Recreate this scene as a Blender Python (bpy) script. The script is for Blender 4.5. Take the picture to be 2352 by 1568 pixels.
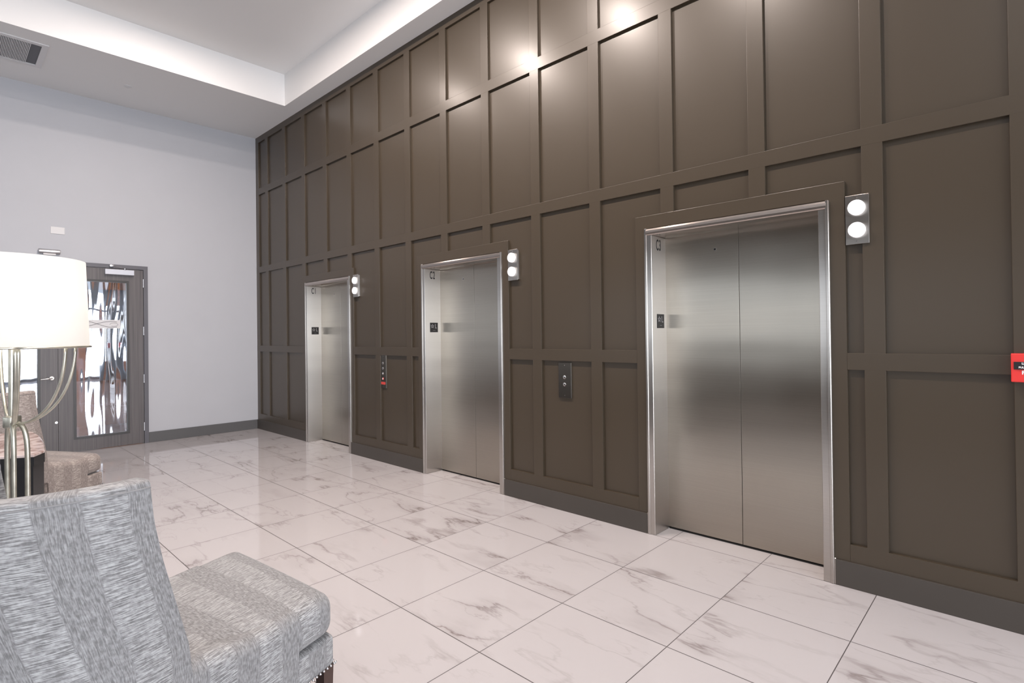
import bpy, bmesh, math, random
from mathutils import Vector, Matrix
random.seed(7)
for o in list(bpy.data.objects): bpy.data.objects.remove(o)
sc = bpy.context.scene
COL = sc.collection
PI = math.pi

# ------------------------------------------------------------------ camera
cd = bpy.data.cameras.new('camera'); cam = bpy.data.objects.new('camera', cd); COL.objects.link(cam)
YAW, PITCH, ROLL = -0.757178, 0.0062478, -0.0123215
f = Vector((math.sin(YAW)*math.cos(PITCH), math.cos(YAW)*math.cos(PITCH), math.sin(PITCH)))
r = Vector((math.cos(YAW), -math.sin(YAW), 0)); u = r.cross(f)
r2 = r*math.cos(ROLL)+u*math.sin(ROLL); u2 = -r*math.sin(ROLL)+u*math.cos(ROLL)
m = Matrix((r2, u2, -f)).transposed().to_4x4(); m.translation = Vector((8.96416, -3.54429, 1.452))
cam.matrix_world = m
cd.sensor_width = 36; cd.lens = 1252.868/2352*36; cd.shift_y = -24.355/2352; cd.clip_start = .05; cd.clip_end = 300
sc.camera = cam

# ------------------------------------------------------------------ world, exposure, large lights
w = bpy.data.worlds.new('world'); sc.world = w; w.use_nodes = True
bg = w.node_tree.nodes['Background']; bg.inputs[0].default_value = (.82, .90, 1, 1); bg.inputs[1].default_value = 1.55
vs = sc.view_settings; vs.view_transform = 'Standard'; vs.look = 'None'; vs.exposure = -0.16; vs.gamma = 1; vs.use_curve_mapping = False

def area(name, loc, rot, sx, sy, power, color=(1, 1, 1), shape='RECTANGLE'):
    l = bpy.data.lights.new(name, 'AREA'); l.shape = shape; l.size = sx; l.size_y = sy; l.energy = power; l.color = color
    o = bpy.data.objects.new(name, l); COL.objects.link(o); o.location = loc; o.rotation_euler = rot; return o
# daylight coming through the two glazed walls
area('daylight_rear_windows', (6.5, -8.75, 1.3), (PI/2+.30, 0, 0), 13, 2.4, 75, (.95, .97, 1))
area('daylight_end_windows', (16.9, -2.0, 1.7), (PI/2+.28, 0, PI/2), 11.5, 3.4, 1500, (.90, .94, 1))
area('ceiling_fill_light', (10.5, -4.2, 5.0), (0, 0, 0), 3.5, 3.5, 50, (1, .97, .95))  # added fill for the floor, out of view behind the camera, no fixture

# ------------------------------------------------------------------ materials
def newmat(name):
    mt = bpy.data.materials.new(name); mt.use_nodes = True
    return mt, mt.node_tree, mt.node_tree.nodes['Principled BSDF']
def nd(nt, t, **k):
    n = nt.nodes.new(t)
    for a, b in k.items():
        if a.startswith('i_'): n.inputs[a[2:].replace('_', ' ')].default_value = b
        else: setattr(n, a, b)
    return n
def simple(name, col, rough=.5, metal=0, spec=.5, emit=None, es=0, bump=0, bscale=200, var=0, vscale=3, aniso=0, coat=0):
    mt, nt, p = newmat(name)
    p.inputs['Base Color'].default_value = (*col, 1); p.inputs['Roughness'].default_value = rough
    p.inputs['Metallic'].default_value = metal; p.inputs['Specular IOR Level'].default_value = spec
    p.inputs['Coat Weight'].default_value = coat
    if emit: p.inputs['Emission Color'].default_value = (*emit, 1); p.inputs['Emission Strength'].default_value = es
    tc = nd(nt, 'ShaderNodeTexCoord')
    if var:
        n = nd(nt, 'ShaderNodeTexNoise', i_Scale=vscale, i_Detail=4); nt.links.new(tc.outputs['Object'], n.inputs['Vector'])
        cr = nd(nt, 'ShaderNodeValToRGB')
        cr.color_ramp.elements[0].position = .3; cr.color_ramp.elements[1].position = .7
        cr.color_ramp.elements[0].color = (*[c*(1-var) for c in col], 1); cr.color_ramp.elements[1].color = (*[min(1, c*(1+var)) for c in col], 1)
        nt.links.new(n.outputs['Fac'], cr.inputs[0]); nt.links.new(cr.outputs[0], p.inputs['Base Color'])
    if bump:
        n = nd(nt, 'ShaderNodeTexNoise', i_Scale=bscale, i_Detail=2); nt.links.new(tc.outputs['Object'], n.inputs['Vector'])
        b = nd(nt, 'ShaderNodeBump', i_Strength=bump, i_Distance=.002); nt.links.new(n.outputs['Fac'], b.inputs['Height']); nt.links.new(b.outputs[0], p.inputs['Normal'])
    return mt

TAUPE = (.058, .0435, .0285)
M = {}
M['taupe'] = simple('taupe_paint', TAUPE, .36, spec=.4, bump=.05, bscale=9, coat=.28)
M['taupe'].node_tree.nodes['Principled BSDF'].inputs['Coat Roughness'].default_value = .235
M['base'] = simple('base_paint', (.062, .054, .047), .38, spec=.5, var=.04)
M['greybase'] = simple('grey_baseboard_paint', (.115, .115, .118), .4)
M['wallpaint'] = simple('light_grey_wall_paint', (.535, .55, .59), .55, bump=.03, bscale=60, var=.01)
M['ceil'] = simple('white_ceiling_paint', (.86, .86, .86), .7, bump=.02, bscale=80)
M['tray'] = simple('white_tray_paint', (.90, .90, .90), .7, bump=.02, bscale=80)
M['white_metal'] = simple('white_metal', (.75, .75, .76), .4)
M['dark'] = simple('dark_void', (.01, .01, .01), .8)
M['black'] = simple('black_plastic', (.015, .015, .017), .35)
M['engrave'] = simple('grey_engraving', (.35, .35, .36), .5)
M['chrome'] = simple('polished_steel', (.72, .7, .68), .16, metal=1)
M['satin'] = simple('satin_aluminium', (.62, .62, .64), .35, metal=1)
M['closer'] = simple('silver_paint', (.62, .64, .7), .4, metal=.25)
M['lens'] = simple('lit_white_lens', (.9, .9, .92), .3, emit=(.95, .96, 1), es=.75)
M['red'] = simple('fire_red_paint', (.78, .045, .04), .35, var=.05)
M['redlabel'] = simple('red_label', (.6, .06, .05), .45)
M['white'] = simple('white_print', (.85, .85, .85), .5)
M['bronze'] = simple('champagne_metal', (.58, .56, .48), .34, metal=.85, bump=.1, bscale=30, var=.25, vscale=14)
M['legwood'] = simple('dark_brown_leg_wood', (.05, .025, .02), .35, var=.2, vscale=20)
M['tablewood'] = simple('black_lacquer_wood', (.018, .018, .02), .25, spec=.6)
M['pull'] = simple('grille_grey', (.42, .43, .46), .5)
M['bar'] = simple('window_frame_grey', (.10, .10, .11), .5)
M['brick'] = simple('orange_brick', (.55, .22, .09), .8, var=.3, vscale=6)
M['asphalt'] = simple('asphalt', (.10, .11, .13), .9, var=.15)
M['leaf'] = simple('hedge_green', (.16, .25, .10), .9, var=.5, vscale=5)
M['carpet'] = simple('dark_carpet', (.05, .045, .042), .95, var=.15, vscale=8)

def steel(name, col, rough, horizontal=True, streak=.10):
    mt, nt, p = newmat(name)
    tc = nd(nt, 'ShaderNodeTexCoord'); mp = nd(nt, 'ShaderNodeMapping')
    mp.inputs['Scale'].default_value = (1.2, 1.2, 420) if horizontal else (420, 420, 1.2)
    nt.links.new(tc.outputs['Object'], mp.inputs[0])
    n = nd(nt, 'ShaderNodeTexNoise', i_Scale=1.0, i_Detail=3); nt.links.new(mp.outputs[0], n.inputs['Vector'])
    cr = nd(nt, 'ShaderNodeValToRGB')
    cr.color_ramp.elements[0].color = (*[c*(1-streak) for c in col], 1); cr.color_ramp.elements[1].color = (*[min(1, c*(1+streak)) for c in col], 1)
    nt.links.new(n.outputs['Fac'], cr.inputs[0]); nt.links.new(cr.outputs[0], p.inputs['Base Color'])
    p.inputs['Metallic'].default_value = 1; p.inputs['Roughness'].default_value = rough
    p.inputs['Anisotropic'].default_value = .95; p.inputs['Anisotropic Rotation'].default_value = .0
    tg = nd(nt, 'ShaderNodeTangent', direction_type='RADIAL', axis='Z'); nt.links.new(tg.outputs[0], p.inputs['Tangent'])
    # very gentle oil-canning of the sheet
    n2 = nd(nt, 'ShaderNodeTexNoise', i_Scale=1.6, i_Detail=1); mp2 = nd(nt, 'ShaderNodeMapping'); mp2.inputs['Scale'].default_value = (.5, .5, 1.5)
    nt.links.new(tc.outputs['Object'], mp2.inputs[0]); nt.links.new(mp2.outputs[0], n2.inputs['Vector'])
    b = nd(nt, 'ShaderNodeBump', i_Strength=.5, i_Distance=.008); nt.links.new(n2.outputs['Fac'], b.inputs['Height']); nt.links.new(b.outputs[0], p.inputs['Normal'])
    return mt
M['steel'] = steel('brushed_steel_door', (.42, .385, .335), .28)
M['steelframe'] = steel('brushed_steel_frame', (.52, .49, .46), .30)
M['headersteel'] = steel('brushed_steel_header', (.52, .46, .42), .24)
M['platesteel'] = steel('brushed_steel_plate', (.13, .115, .10), .35)
M['lanternsteel'] = steel('brushed_steel_lantern_plate', (.46, .43, .40), .3)

def wood_door():
    mt, nt, p = newmat('grey_brown_door_laminate')
    tc = nd(nt, 'ShaderNodeTexCoord'); mp = nd(nt, 'ShaderNodeMapping'); mp.inputs['Scale'].default_value = (40, 40, .7)
    nt.links.new(tc.outputs['Object'], mp.inputs[0])
    n = nd(nt, 'ShaderNodeTexNoise', i_Scale=1.4, i_Detail=6, i_Roughness=.6); nt.links.new(mp.outputs[0], n.inputs['Vector'])
    cr = nd(nt, 'ShaderNodeValToRGB'); cr.color_ramp.elements[0].position = .3; cr.color_ramp.elements[1].position = .72
    cr.color_ramp.elements[0].color = (.085, .078, .082, 1); cr.color_ramp.elements[1].color = (.165, .15, .152, 1)
    nt.links.new(n.outputs['Fac'], cr.inputs[0]); nt.links.new(cr.outputs[0], p.inputs['Base Color'])
    p.inputs['Roughness'].default_value = .38; return mt
M['doorwood'] = wood_door()
M['doorframe'] = simple('grey_door_frame_paint', (.13, .13, .15), .4)
M['doormould'] = simple('dark_glazing_bead', (.05, .046, .045), .35)

def door_glass():
    mt, nt, p = newmat('door_glass_wavy')
    nt.nodes.remove(p); out = nt.nodes['Material Output']
    tr = nd(nt, 'ShaderNodeBsdfTransparent'); tr.inputs[0].default_value = (.72, .74, .76, 1)
    gl = nd(nt, 'ShaderNodeBsdfGlossy'); gl.inputs['Roughness'].default_value = .015; gl.inputs[0].default_value = (.9, .93, 1, 1)
    mx = nd(nt, 'ShaderNodeMixShader'); mx.inputs[0].default_value = .36
    tc = nd(nt, 'ShaderNodeTexCoord'); mp = nd(nt, 'ShaderNodeMapping'); mp.inputs['Scale'].default_value = (1, 2.4, .32)
    nt.links.new(tc.outputs['Object'], mp.inputs[0])
    n = nd(nt, 'ShaderNodeTexNoise', i_Scale=2.2, i_Detail=1); nt.links.new(mp.outputs[0], n.inputs['Vector'])
    b = nd(nt, 'ShaderNodeBump', i_Strength=1, i_Distance=.0045); nt.links.new(n.outputs['Fac'], b.inputs['Height']); nt.links.new(b.outputs[0], gl.inputs['Normal'])
    nt.links.new(tr.outputs[0], mx.inputs[1]); nt.links.new(gl.outputs[0], mx.inputs[2]); nt.links.new(mx.outputs[0], out.inputs[0])
    return mt
M['glass'] = door_glass()
def frosted():
    mt, nt, p = newmat('frosted_film')
    p.inputs['Base Color'].default_value = (.78, .78, .8, 1); p.inputs['Roughness'].default_value = .6; return mt
M['frost'] = frosted()

def marble_floor():
    mt, nt, p = newmat('glossy_marble_tile'); L = nt.links.new
    tc = nd(nt, 'ShaderNodeTexCoord'); sp = nd(nt, 'ShaderNodeSeparateXYZ'); L(tc.outputs['Object'], sp.inputs[0])
    T = .6115
    def mth(op, a, b=None, c=None):
        n = nd(nt, 'ShaderNodeMath', operation=op)
        for i, v in enumerate((a, b, c)):
            if v is None: continue
            if isinstance(v, (int, float)): n.inputs[i].default_value = v
            else: L(v, n.inputs[i])
        return n.outputs[0]
    ux = mth('DIVIDE', mth('SUBTRACT', sp.outputs[0], .395), T); uy = mth('DIVIDE', mth('ADD', sp.outputs[1], .004), T)
    fx = mth('FRACT', ux); fy = mth('FRACT', uy); ix = mth('FLOOR', ux); iy = mth('FLOOR', uy)
    def edge(v): return mth('MINIMUM', v, mth('SUBTRACT', 1.0, v))
    gx = mth('LESS_THAN', edge(fx), .0034); gy = mth('LESS_THAN', edge(fy), .0040); g = mth('MAXIMUM', gx, gy)
    cb = nd(nt, 'ShaderNodeCombineXYZ'); L(ix, cb.inputs[0]); L(iy, cb.inputs[1])
    wn = nd(nt, 'ShaderNodeTexWhiteNoise', noise_dimensions='3D'); L(cb.outputs[0], wn.inputs['Vector'])
    of = nd(nt, 'ShaderNodeVectorMath', operation='SCALE'); L(wn.outputs['Color'], of.inputs[0]); of.inputs['Scale'].default_value = 23
    # rotate each tile's pattern by a multiple of 90 degrees
    loc = nd(nt, 'ShaderNodeCombineXYZ'); L(mth('SUBTRACT', fx, .5), loc.inputs[0]); L(mth('SUBTRACT', fy, .5), loc.inputs[1])
    ang = mth('MULTIPLY', mth('FLOOR', mth('MULTIPLY', wn.outputs['Value'], 2.0)), PI)
    vr = nd(nt, 'ShaderNodeVectorRotate', rotation_type='Z_AXIS'); L(loc.outputs[0], vr.inputs['Vector']); L(ang, vr.inputs['Angle'])
    ad = nd(nt, 'ShaderNodeVectorMath', operation='ADD'); L(vr.outputs[0], ad.inputs[0]); L(of.outputs[0], ad.inputs[1])
    mp = nd(nt, 'ShaderNodeMapping'); mp.inputs['Rotation'].default_value = (0, 0, .5); mp.inputs['Scale'].default_value = (.42, 1.35, 1); L(ad.outputs[0], mp.inputs[0])
    warp = nd(nt, 'ShaderNodeTexNoise', i_Scale=2.2, i_Detail=5, i_Roughness=.6); L(mp.outputs[0], warp.inputs['Vector'])
    wv = nd(nt, 'ShaderNodeVectorMath', operation='SCALE'); L(warp.outputs['Color'], wv.inputs[0]); wv.inputs['Scale'].default_value = .75
    a2 = nd(nt, 'ShaderNodeVectorMath', operation='ADD'); L(mp.outputs[0], a2.inputs[0]); L(wv.outputs[0], a2.inputs[1])
    def vein(scale, width, seedoff, power):
        n = nd(nt, 'ShaderNodeTexNoise', i_Scale=scale, i_Detail=2, i_Roughness=.45)
        o = nd(nt, 'ShaderNodeVectorMath', operation='ADD'); L(a2.outputs[0], o.inputs[0]); o.inputs[1].default_value = (seedoff, seedoff*1.7, 0)
        L(o.outputs[0], n.inputs['Vector'])
        d = mth('ABSOLUTE', mth('SUBTRACT', n.outputs['Fac'], .5))
        v = mth('SUBTRACT', 1.0, mth('MINIMUM', mth('DIVIDE', d, width), 1.0))
        return mth('POWER', v, power)
    thin = vein(1.0, .020, 0, 1.5); thin2 = vein(1.7, .014, 5.3, 1.6); soft = vein(1.0, .13, 0, 2.0)
    msk = nd(nt, 'ShaderNodeTexNoise', i_Scale=1.25, i_Detail=2); o = nd(nt, 'ShaderNodeVectorMath', operation='ADD'); L(ad.outputs[0], o.inputs[0]); o.inputs[1].default_value = (9, 3, 0); L(o.outputs[0], msk.inputs['Vector'])
    mr = nd(nt, 'ShaderNodeMapRange'); L(msk.outputs['Fac'], mr.inputs[0]); mr.inputs[1].default_value = .42; mr.inputs[2].default_value = .66
    mr2 = nd(nt, 'ShaderNodeMapRange'); L(msk.outputs['Fac'], mr2.inputs[0]); mr2.inputs[1].default_value = .5; mr2.inputs[2].default_value = .72
    tot = mth('ADD', mth('MULTIPLY', mth('ADD', mth('MULTIPLY', thin, .46), mth('MULTIPLY', thin2, .34)), mr.outputs[0]), mth('MULTIPLY', mth('MULTIPLY', soft, .38), mr2.outputs[0]))
    tot = mth('MINIMUM', mth('ADD', tot, mth('MULTIPLY', thin, .12)), 1.0)
    c1 = nd(nt, 'ShaderNodeMix', data_type='RGBA'); L(tot, c1.inputs[0]); c1.inputs[6].default_value = (.525, .500, .508, 1); c1.inputs[7].default_value = (.22, .185, .18, 1)
    c2 = nd(nt, 'ShaderNodeMix', data_type='RGBA'); L(g, c2.inputs[0]); L(c1.outputs[2], c2.inputs[6]); c2.inputs[7].default_value = (.09, .08, .08, 1)
    L(c2.outputs[2], p.inputs['Base Color'])
    p.inputs['Roughness'].default_value = .06; p.inputs['Specular IOR Level'].default_value = .5
    L(mth('ADD', mth('MULTIPLY', g, .5), .06), p.inputs['Roughness'])
    # the faces of the tiles are not perfectly flat
    n3 = nd(nt, 'ShaderNodeTexNoise', i_Scale=1.3, i_Detail=1); L(tc.outputs['Object'], n3.inputs['Vector'])
    b = nd(nt, 'ShaderNodeBump', i_Strength=.25, i_Distance=.004); L(n3.outputs['Fac'], b.inputs['Height']); L(b.outputs[0], p.inputs['Normal'])
    return mt
M['marble'] = marble_floor()
def table_stone():
    mt, nt, p = newmat('pale_stone_top')
    tc = nd(nt, 'ShaderNodeTexCoord'); n = nd(nt, 'ShaderNodeTexNoise', i_Scale=3.5, i_Detail=6, i_Distortion=1.5); nt.links.new(tc.outputs['Object'], n.inputs['Vector'])
    cr = nd(nt, 'ShaderNodeValToRGB'); e = cr.color_ramp.elements; e[0].position = .40; e[1].position = .56
    e[0].color = (.62, .52, .50, 1); e[1].color = (.66, .56, .54, 1); k = cr.color_ramp.elements.new(.48); k.color = (.28, .17, .15, 1)
    nt.links.new(n.outputs['Fac'], cr.inputs[0]); nt.links.new(cr.outputs[0], p.inputs['Base Color']); p.inputs['Roughness'].default_value = .12; return mt
M['stone'] = table_stone()

def fabric(name, light, mid, darkc):
    """striped jacquard: wide bands run along V, alternate bands have ribs across or along"""
    mt, nt, p = newmat(name); L = nt.links.new
    uv = nd(nt, 'ShaderNodeUVMap', uv_map='UVMap'); sp = nd(nt, 'ShaderNodeSeparateXYZ'); L(uv.outputs[0], sp.inputs[0])
    def noise(sx, sy, scale=1, detail=2, dist=0, off=0):
        mp = nd(nt, 'ShaderNodeMapping'); mp.inputs['Scale'].default_value = (sx, sy, 1); mp.inputs['Location'].default_value = (off, off, 0)
        L(uv.outputs[0], mp.inputs[0]); n = nd(nt, 'ShaderNodeTexNoise', i_Scale=scale, i_Detail=detail, i_Distortion=dist); L(mp.outputs[0], n.inputs['Vector']); return n.outputs['Fac']
    def mth(op, a, b=None):
        n = nd(nt, 'ShaderNodeMath', operation=op)
        for i, v in enumerate((a, b)):
            if v is None: continue
            if isinstance(v, (int, float)): n.inputs[i].default_value = v
            else: L(v, n.inputs[i])
        return n.outputs[0]
    def mr(v, a, b, c=0., d=1.):
        n = nd(nt, 'ShaderNodeMapRange'); L(v, n.inputs[0]); n.inputs[1].default_value = a; n.inputs[2].default_value = b; n.inputs[3].default_value = c; n.inputs[4].default_value = d; return n.outputs[0]
    # bands of about 9 cm, wandering edges
    wob = mth('MULTIPLY', mth('SUBTRACT', noise(2, 5, 1, 2, 0, 3), .5), .03)
    su = mth('MULTIPLY', mth('ADD', sp.outputs[0], wob), 1/.18)
    tri = mth('ABSOLUTE', mth('SUBTRACT', mth('MULTIPLY', mth('FRACT', su), 2.0), 1.0))
    band = mr(tri, .47, .53)
    ribx = mr(noise(24, 400, 1, 2, .5), .40, .60)      # threads running across a band
    riby = mr(noise(400, 36, 1, 2, .3, 7), .36, .64)     # threads running along a band
    blot = noise(110, 85, 1, 3, 0, 11)
    va = mth('ADD', mth('MULTIPLY', ribx, .62), mth('MULTIPLY', mr(blot, .3, .7), .30))
    vb = mth('ADD', mth('MULTIPLY', riby, .35), mth('MULTIPLY', mr(blot, .3, .7), .30))
    val = mth('ADD', mth('MULTIPLY', band, va), mth('MULTIPLY', mth('SUBTRACT', 1.0, band), vb))
    cr = nd(nt, 'ShaderNodeValToRGB'); e = cr.color_ramp.elements
    e[0].position = .12; e[0].color = (*darkc, 1); e[1].position = .82; e[1].color = (*light, 1); k = cr.color_ramp.elements.new(.45); k.color = (*mid, 1)
    L(val, cr.inputs[0]); L(cr.outputs[0], p.inputs['Base Color'])
    p.inputs['Roughness'].default_value = .75; p.inputs['Sheen Weight'].default_value = .25; p.inputs['Sheen Roughness'].default_value = .4
    b = nd(nt, 'ShaderNodeBump', i_Strength=.35, i_Distance=.0015); L(val, b.inputs['Height']); L(b.outputs[0], p.inputs['Normal'])
    return mt
M['fabric'] = fabric('grey_striped_chenille', (.43, .435, .44), (.275, .275, .28), (.15, .148, .15))
M['fabric2'] = fabric('taupe_striped_chenille', (.50, .45, .42), (.33, .29, .27), (.19, .16, .15))

def shade_mat():
    mt, nt, p = newmat('lampshade_linen'); out = nt.nodes['Material Output']
    nt.nodes.remove(p)
    d = nd(nt, 'ShaderNodeBsdfDiffuse'); d.inputs[0].default_value = (.85, .84, .81, 1)
    t = nd(nt, 'ShaderNodeBsdfTranslucent'); t.inputs[0].default_value = (.85, .85, .84, 1)
    mx = nd(nt, 'ShaderNodeMixShader'); mx.inputs[0].default_value = .45
    tc = nd(nt, 'ShaderNodeTexCoord'); n = nd(nt, 'ShaderNodeTexNoise', i_Scale=220, i_Detail=2); nt.links.new(tc.outputs['Object'], n.inputs['Vector'])
    b = nd(nt, 'ShaderNodeBump', i_Strength=.1, i_Distance=.001); nt.links.new(n.outputs['Fac'], b.inputs['Height']); nt.links.new(b.outputs[0], d.inputs['Normal'])
    nt.links.new(d.outputs[0], mx.inputs[1]); nt.links.new(t.outputs[0], mx.inputs[2]); nt.links.new(mx.outputs[0], out.inputs[0]); return mt
M['shade'] = shade_mat()

# ------------------------------------------------------------------ mesh helpers
def box(bm, x0, x1, y0, y1, z0, z1, bev=0):
    vs_ = [bm.verts.new((x, y, z)) for x in (x0, x1) for y in (y0, y1) for z in (z0, z1)]
    fs = [(0, 1, 3, 2), (4, 6, 7, 5), (0, 4, 5, 1), (2, 3, 7, 6), (0, 2, 6, 4), (1, 5, 7, 3)]
    faces = [bm.faces.new([vs_[i] for i in f_]) for f_ in fs]
    if bev:
        es = list({e for f_ in faces for e in f_.edges}); bmesh.ops.bevel(bm, geom=es, offset=bev, segments=2, profile=.5, affect='EDGES')
def cyl(bm, c, axis, rad, depth, seg=32, r2=None, bev=0):
    """cylinder starting at c, growing along axis"""
    a = Vector(axis).normalized(); q = a.to_track_quat('Z', 'Y').to_matrix().to_4x4()
    mt = Matrix.Translation(Vector(c)+a*depth/2) @ q
    g = bmesh.ops.create_cone(bm, cap_ends=True, segments=seg, radius1=rad, radius2=rad if r2 is None else r2, depth=depth, matrix=mt)
    if bev:
        es = [e for e in {e for v in g['verts'] for e in v.link_edges} if abs((e.verts[0].co-e.verts[1].co).normalized().dot(a)) < .1]
        bmesh.ops.bevel(bm, geom=es, offset=bev, segments=3, profile=.5, affect='EDGES')
def tube(bm, pts, rad, seg=10, flat=1.0):
    pts = [Vector(p) for p in pts]; rings = []; prevn = None
    for i, p in enumerate(pts):
        t = (pts[min(i+1, len(pts)-1)]-pts[max(i-1, 0)]).normalized()
        n = (Vector((0, 0, 1)) if prevn is None else prevn); n = (n-t*n.dot(t))
        if n.length < 1e-3: n = Vector((1, 0, 0))-t*t.x
        n.normalize(); prevn = n; b = t.cross(n)
        rr = rad[i] if isinstance(rad, (list, tuple)) else rad
        rings.append([bm.verts.new(p+n*rr*math.cos(2*PI*k/seg)*flat+b*rr*math.sin(2*PI*k/seg)) for k in range(seg)])
    for a, b in zip(rings, rings[1:]):
        for k in range(seg): bm.faces.new((a[k], a[(k+1) % seg], b[(k+1) % seg], b[k]))
    bm.faces.new(rings[0][::-1]); bm.faces.new(rings[-1])
def bez(p0, p1, p2, p3, n=14):
    o = []
    for i in range(n+1):
        t = i/n; o.append(tuple((1-t)**3*a+3*(1-t)**2*t*b+3*(1-t)*t*t*c+t**3*d for a, b, c, d in zip(p0, p1, p2, p3)))
    return o
def B(): return bmesh.new()
def obj(name, bm, mat, parent=None, smooth=False, recalc=True):
    if recalc: bmesh.ops.recalc_face_normals(bm, faces=bm.faces)
    me = bpy.data.meshes.new(name); bm.to_mesh(me); bm.free()
    if smooth:
        me.polygons.foreach_set('use_smooth', [True]*len(me.polygons))
    me.materials.append(mat); o = bpy.data.objects.new(name, me); COL.objects.link(o)
    if smooth == 'auto':
        md = o.modifiers.new('smooth', 'EDGE_SPLIT'); md.split_angle = math.radians(38)
    if parent:
        o.parent = parent
    return o
def struct(name, bm, mat, parent=None, **k):
    o = obj(name, bm, mat, parent, **k)
    if not parent: o['kind'] = 'structure'
    return o
def thing(name, label, cat, loc=(0, 0, 0), rz=0, group=None):
    o = bpy.data.objects.new(name, None); COL.objects.link(o); o.location = loc; o.rotation_euler = (0, 0, rz); o.empty_display_size = .1
    o['label'] = label; o['category'] = cat
    if group: o['group'] = group
    return o
def tag(o, label, cat, group=None):
    o['label'] = label; o['category'] = cat
    if group: o['group'] = group
    return o
def copy_tree(o, parent=None):
    c = o.copy(); COL.objects.link(c); c.parent = parent
    for ch in list(o.children): copy_tree(ch, c)
    return c
def textbm(s, size, depth=.0006, sx=1.0, bold=0.0, sp=1.0):
    """lettering as a mesh in the XY plane, centred"""
    cu = bpy.data.curves.new('t', 'FONT'); cu.body = s; cu.size = size; cu.extrude = depth; cu.offset = bold; cu.space_character = sp; cu.align_x = 'CENTER'; cu.align_y = 'CENTER'
    o = bpy.data.objects.new('t', cu); COL.objects.link(o); bpy.context.view_layer.update()
    me = bpy.data.meshes.new_from_object(o.evaluated_get(bpy.context.evaluated_depsgraph_get()))
    bm = bmesh.new(); bm.from_mesh(me); bpy.data.objects.remove(o); bpy.data.meshes.remove(me)
    bmesh.ops.scale(bm, vec=(sx, 1, 1), verts=bm.verts); return bm
def xf(bm, mt): bmesh.ops.transform(bm, matrix=mt, verts=bm.verts); return bm

# ------------------------------------------------------------------ key dimensions (metres)
HC, HT = 4.639, 5.071            # ceiling and tray ceiling
PITCHX, FIRST, BW = .6115, .453, .100
WEND = 9.30                      # where the panelled wall stops
EX = [1.677, 4.319, 6.961]       # left outer edge of each elevator's steel frame
EW, EH = 1.174, 2.202            # outer width and height of a steel frame
DPT = .20                        # depth of the reveal
REC = .022                       # depth of the panels

# ------------------------------------------------------------------ floor
bm = B(); box(bm, -2.6, 16.2, -4.75, 0.0, -.12, 0)
box(bm, WEND+.4, 16.2, 0, 4.2, -.12, 0)
for x in EX: box(bm, x+.03, x+EW-.03, 0, DPT-.004, -.12, 0)
struct('floor', bm, M['marble'])
bm = B(); box(bm, -2.6, 16.2, -8.3, -4.75, -.12, .004); struct('floor', bm, M['carpet'])

# ------------------------------------------------------------------ panelled elevator wall
bm = B()
xs = [0.0]+[v for x in EX for v in (x+.018, x+EW-.018)]+[WEND]
for i in range(0, len(xs), 2): box(bm, xs[i], xs[i+1], REC, .42, 0, HC+.02)
for x in EX: box(bm, x+.018, x+EW-.018, REC, .42, EH-.018, HC+.02)
for x in EX: box(bm, x+.018, x+EW-.018, .30, .42, 0, EH-.018)
wr = struct('wall_right', bm, M['taupe'])
bm = B(); box(bm, WEND-.02, WEND, REC, 4.2, 0, HC+.02); rt = struct('wall_return', bm, M['taupe'])   # turns the corner past the frame
bm = B()
rails = [(4.545, HC), (3.715, 3.816), (2.475, 2.570)]
for a, b in rails: box(bm, 0, WEND, 0, REC+.004, a, b)
sur = .085; holes = [(x-sur, x+EW+sur) for x in EX]
def spans(): 
    cur = 0.0
    for a, b in holes: yield cur, a; cur = b
    yield cur, WEND
for a, b in spans():
    box(bm, a, b, 0, REC+.004, 1.228, 1.323); box(bm, a, b, 0, REC+.004, .10, .243)
ks = [FIRST+PITCHX*k for k in range(-1, 15)]
box(bm, 0, .125-.02, .0006, REC+.004, .102, HC-.002)
for xr in ks:
    xl = xr-BW
    if xr < .2: continue
    inside = [h for h in holes if xr > h[0]+.001 and xl < h[1]-.001]
    if inside:
        h = inside[0]
        if xl >= h[0]-.0005 and xr <= h[1]+.0005 or True: box(bm, xl, xr, .0003, REC+.004, 2.29, HC-.001)
        if xl < h[0] and h[0]-xl > .005: box(bm, xl, h[0]+.01, .0003, REC+.004, .101, 2.29)
        if xr > h[1] and xr-h[1] > .005: box(bm, h[1]-.01, xr, .0003, REC+.004, .101, 2.29)
    else: box(bm, xl, xr, .0003, REC+.004, .101, HC-.001)
box(bm, 9.2, WEND, .0006, REC+.004, .102, HC-.002)
for x in EX:     # surround battens round each opening
    P_ = [(x-sur, .09), (x-sur, 2.297), (x+EW+sur, 2.297), (x+EW+sur, .09), (x+EW-.004, .09), (x+EW-.004, EH+.002), (x+.004, EH+.002), (x+.004, .09)]
    fa = bm.faces.new([bm.verts.new((a, -.0003, b)) for a, b in P_]); fb = bm.faces.new([bm.verts.new((a, REC+.005, b)) for a, b in P_][::-1])
    va, vb = list(fa.verts), list(fb.verts)[::-1]
    for i in range(8): j = (i+1) % 8; bm.faces.new((va[i], vb[i], vb[j], va[j]))
bt = obj('batten_grid', bm, M['taupe'], wr)
md = bt.modifiers.new('bevel', 'BEVEL'); md.width = .0018; md.segments = 2; md.limit_method = 'ANGLE'
# baseboards of that wall
bm = B()
cur = 0.0
for x in EX: box(bm, cur, x-.018+.005, -.012, .05, 0, .145); cur = x+EW+.018-.005
box(bm, cur, WEND, -.012, .05, 0, .145)
o = struct('baseboard_right', bm, M['base']); md = o.modifiers.new('bevel', 'BEVEL'); md.width = .002; md.segments = 2

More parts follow.
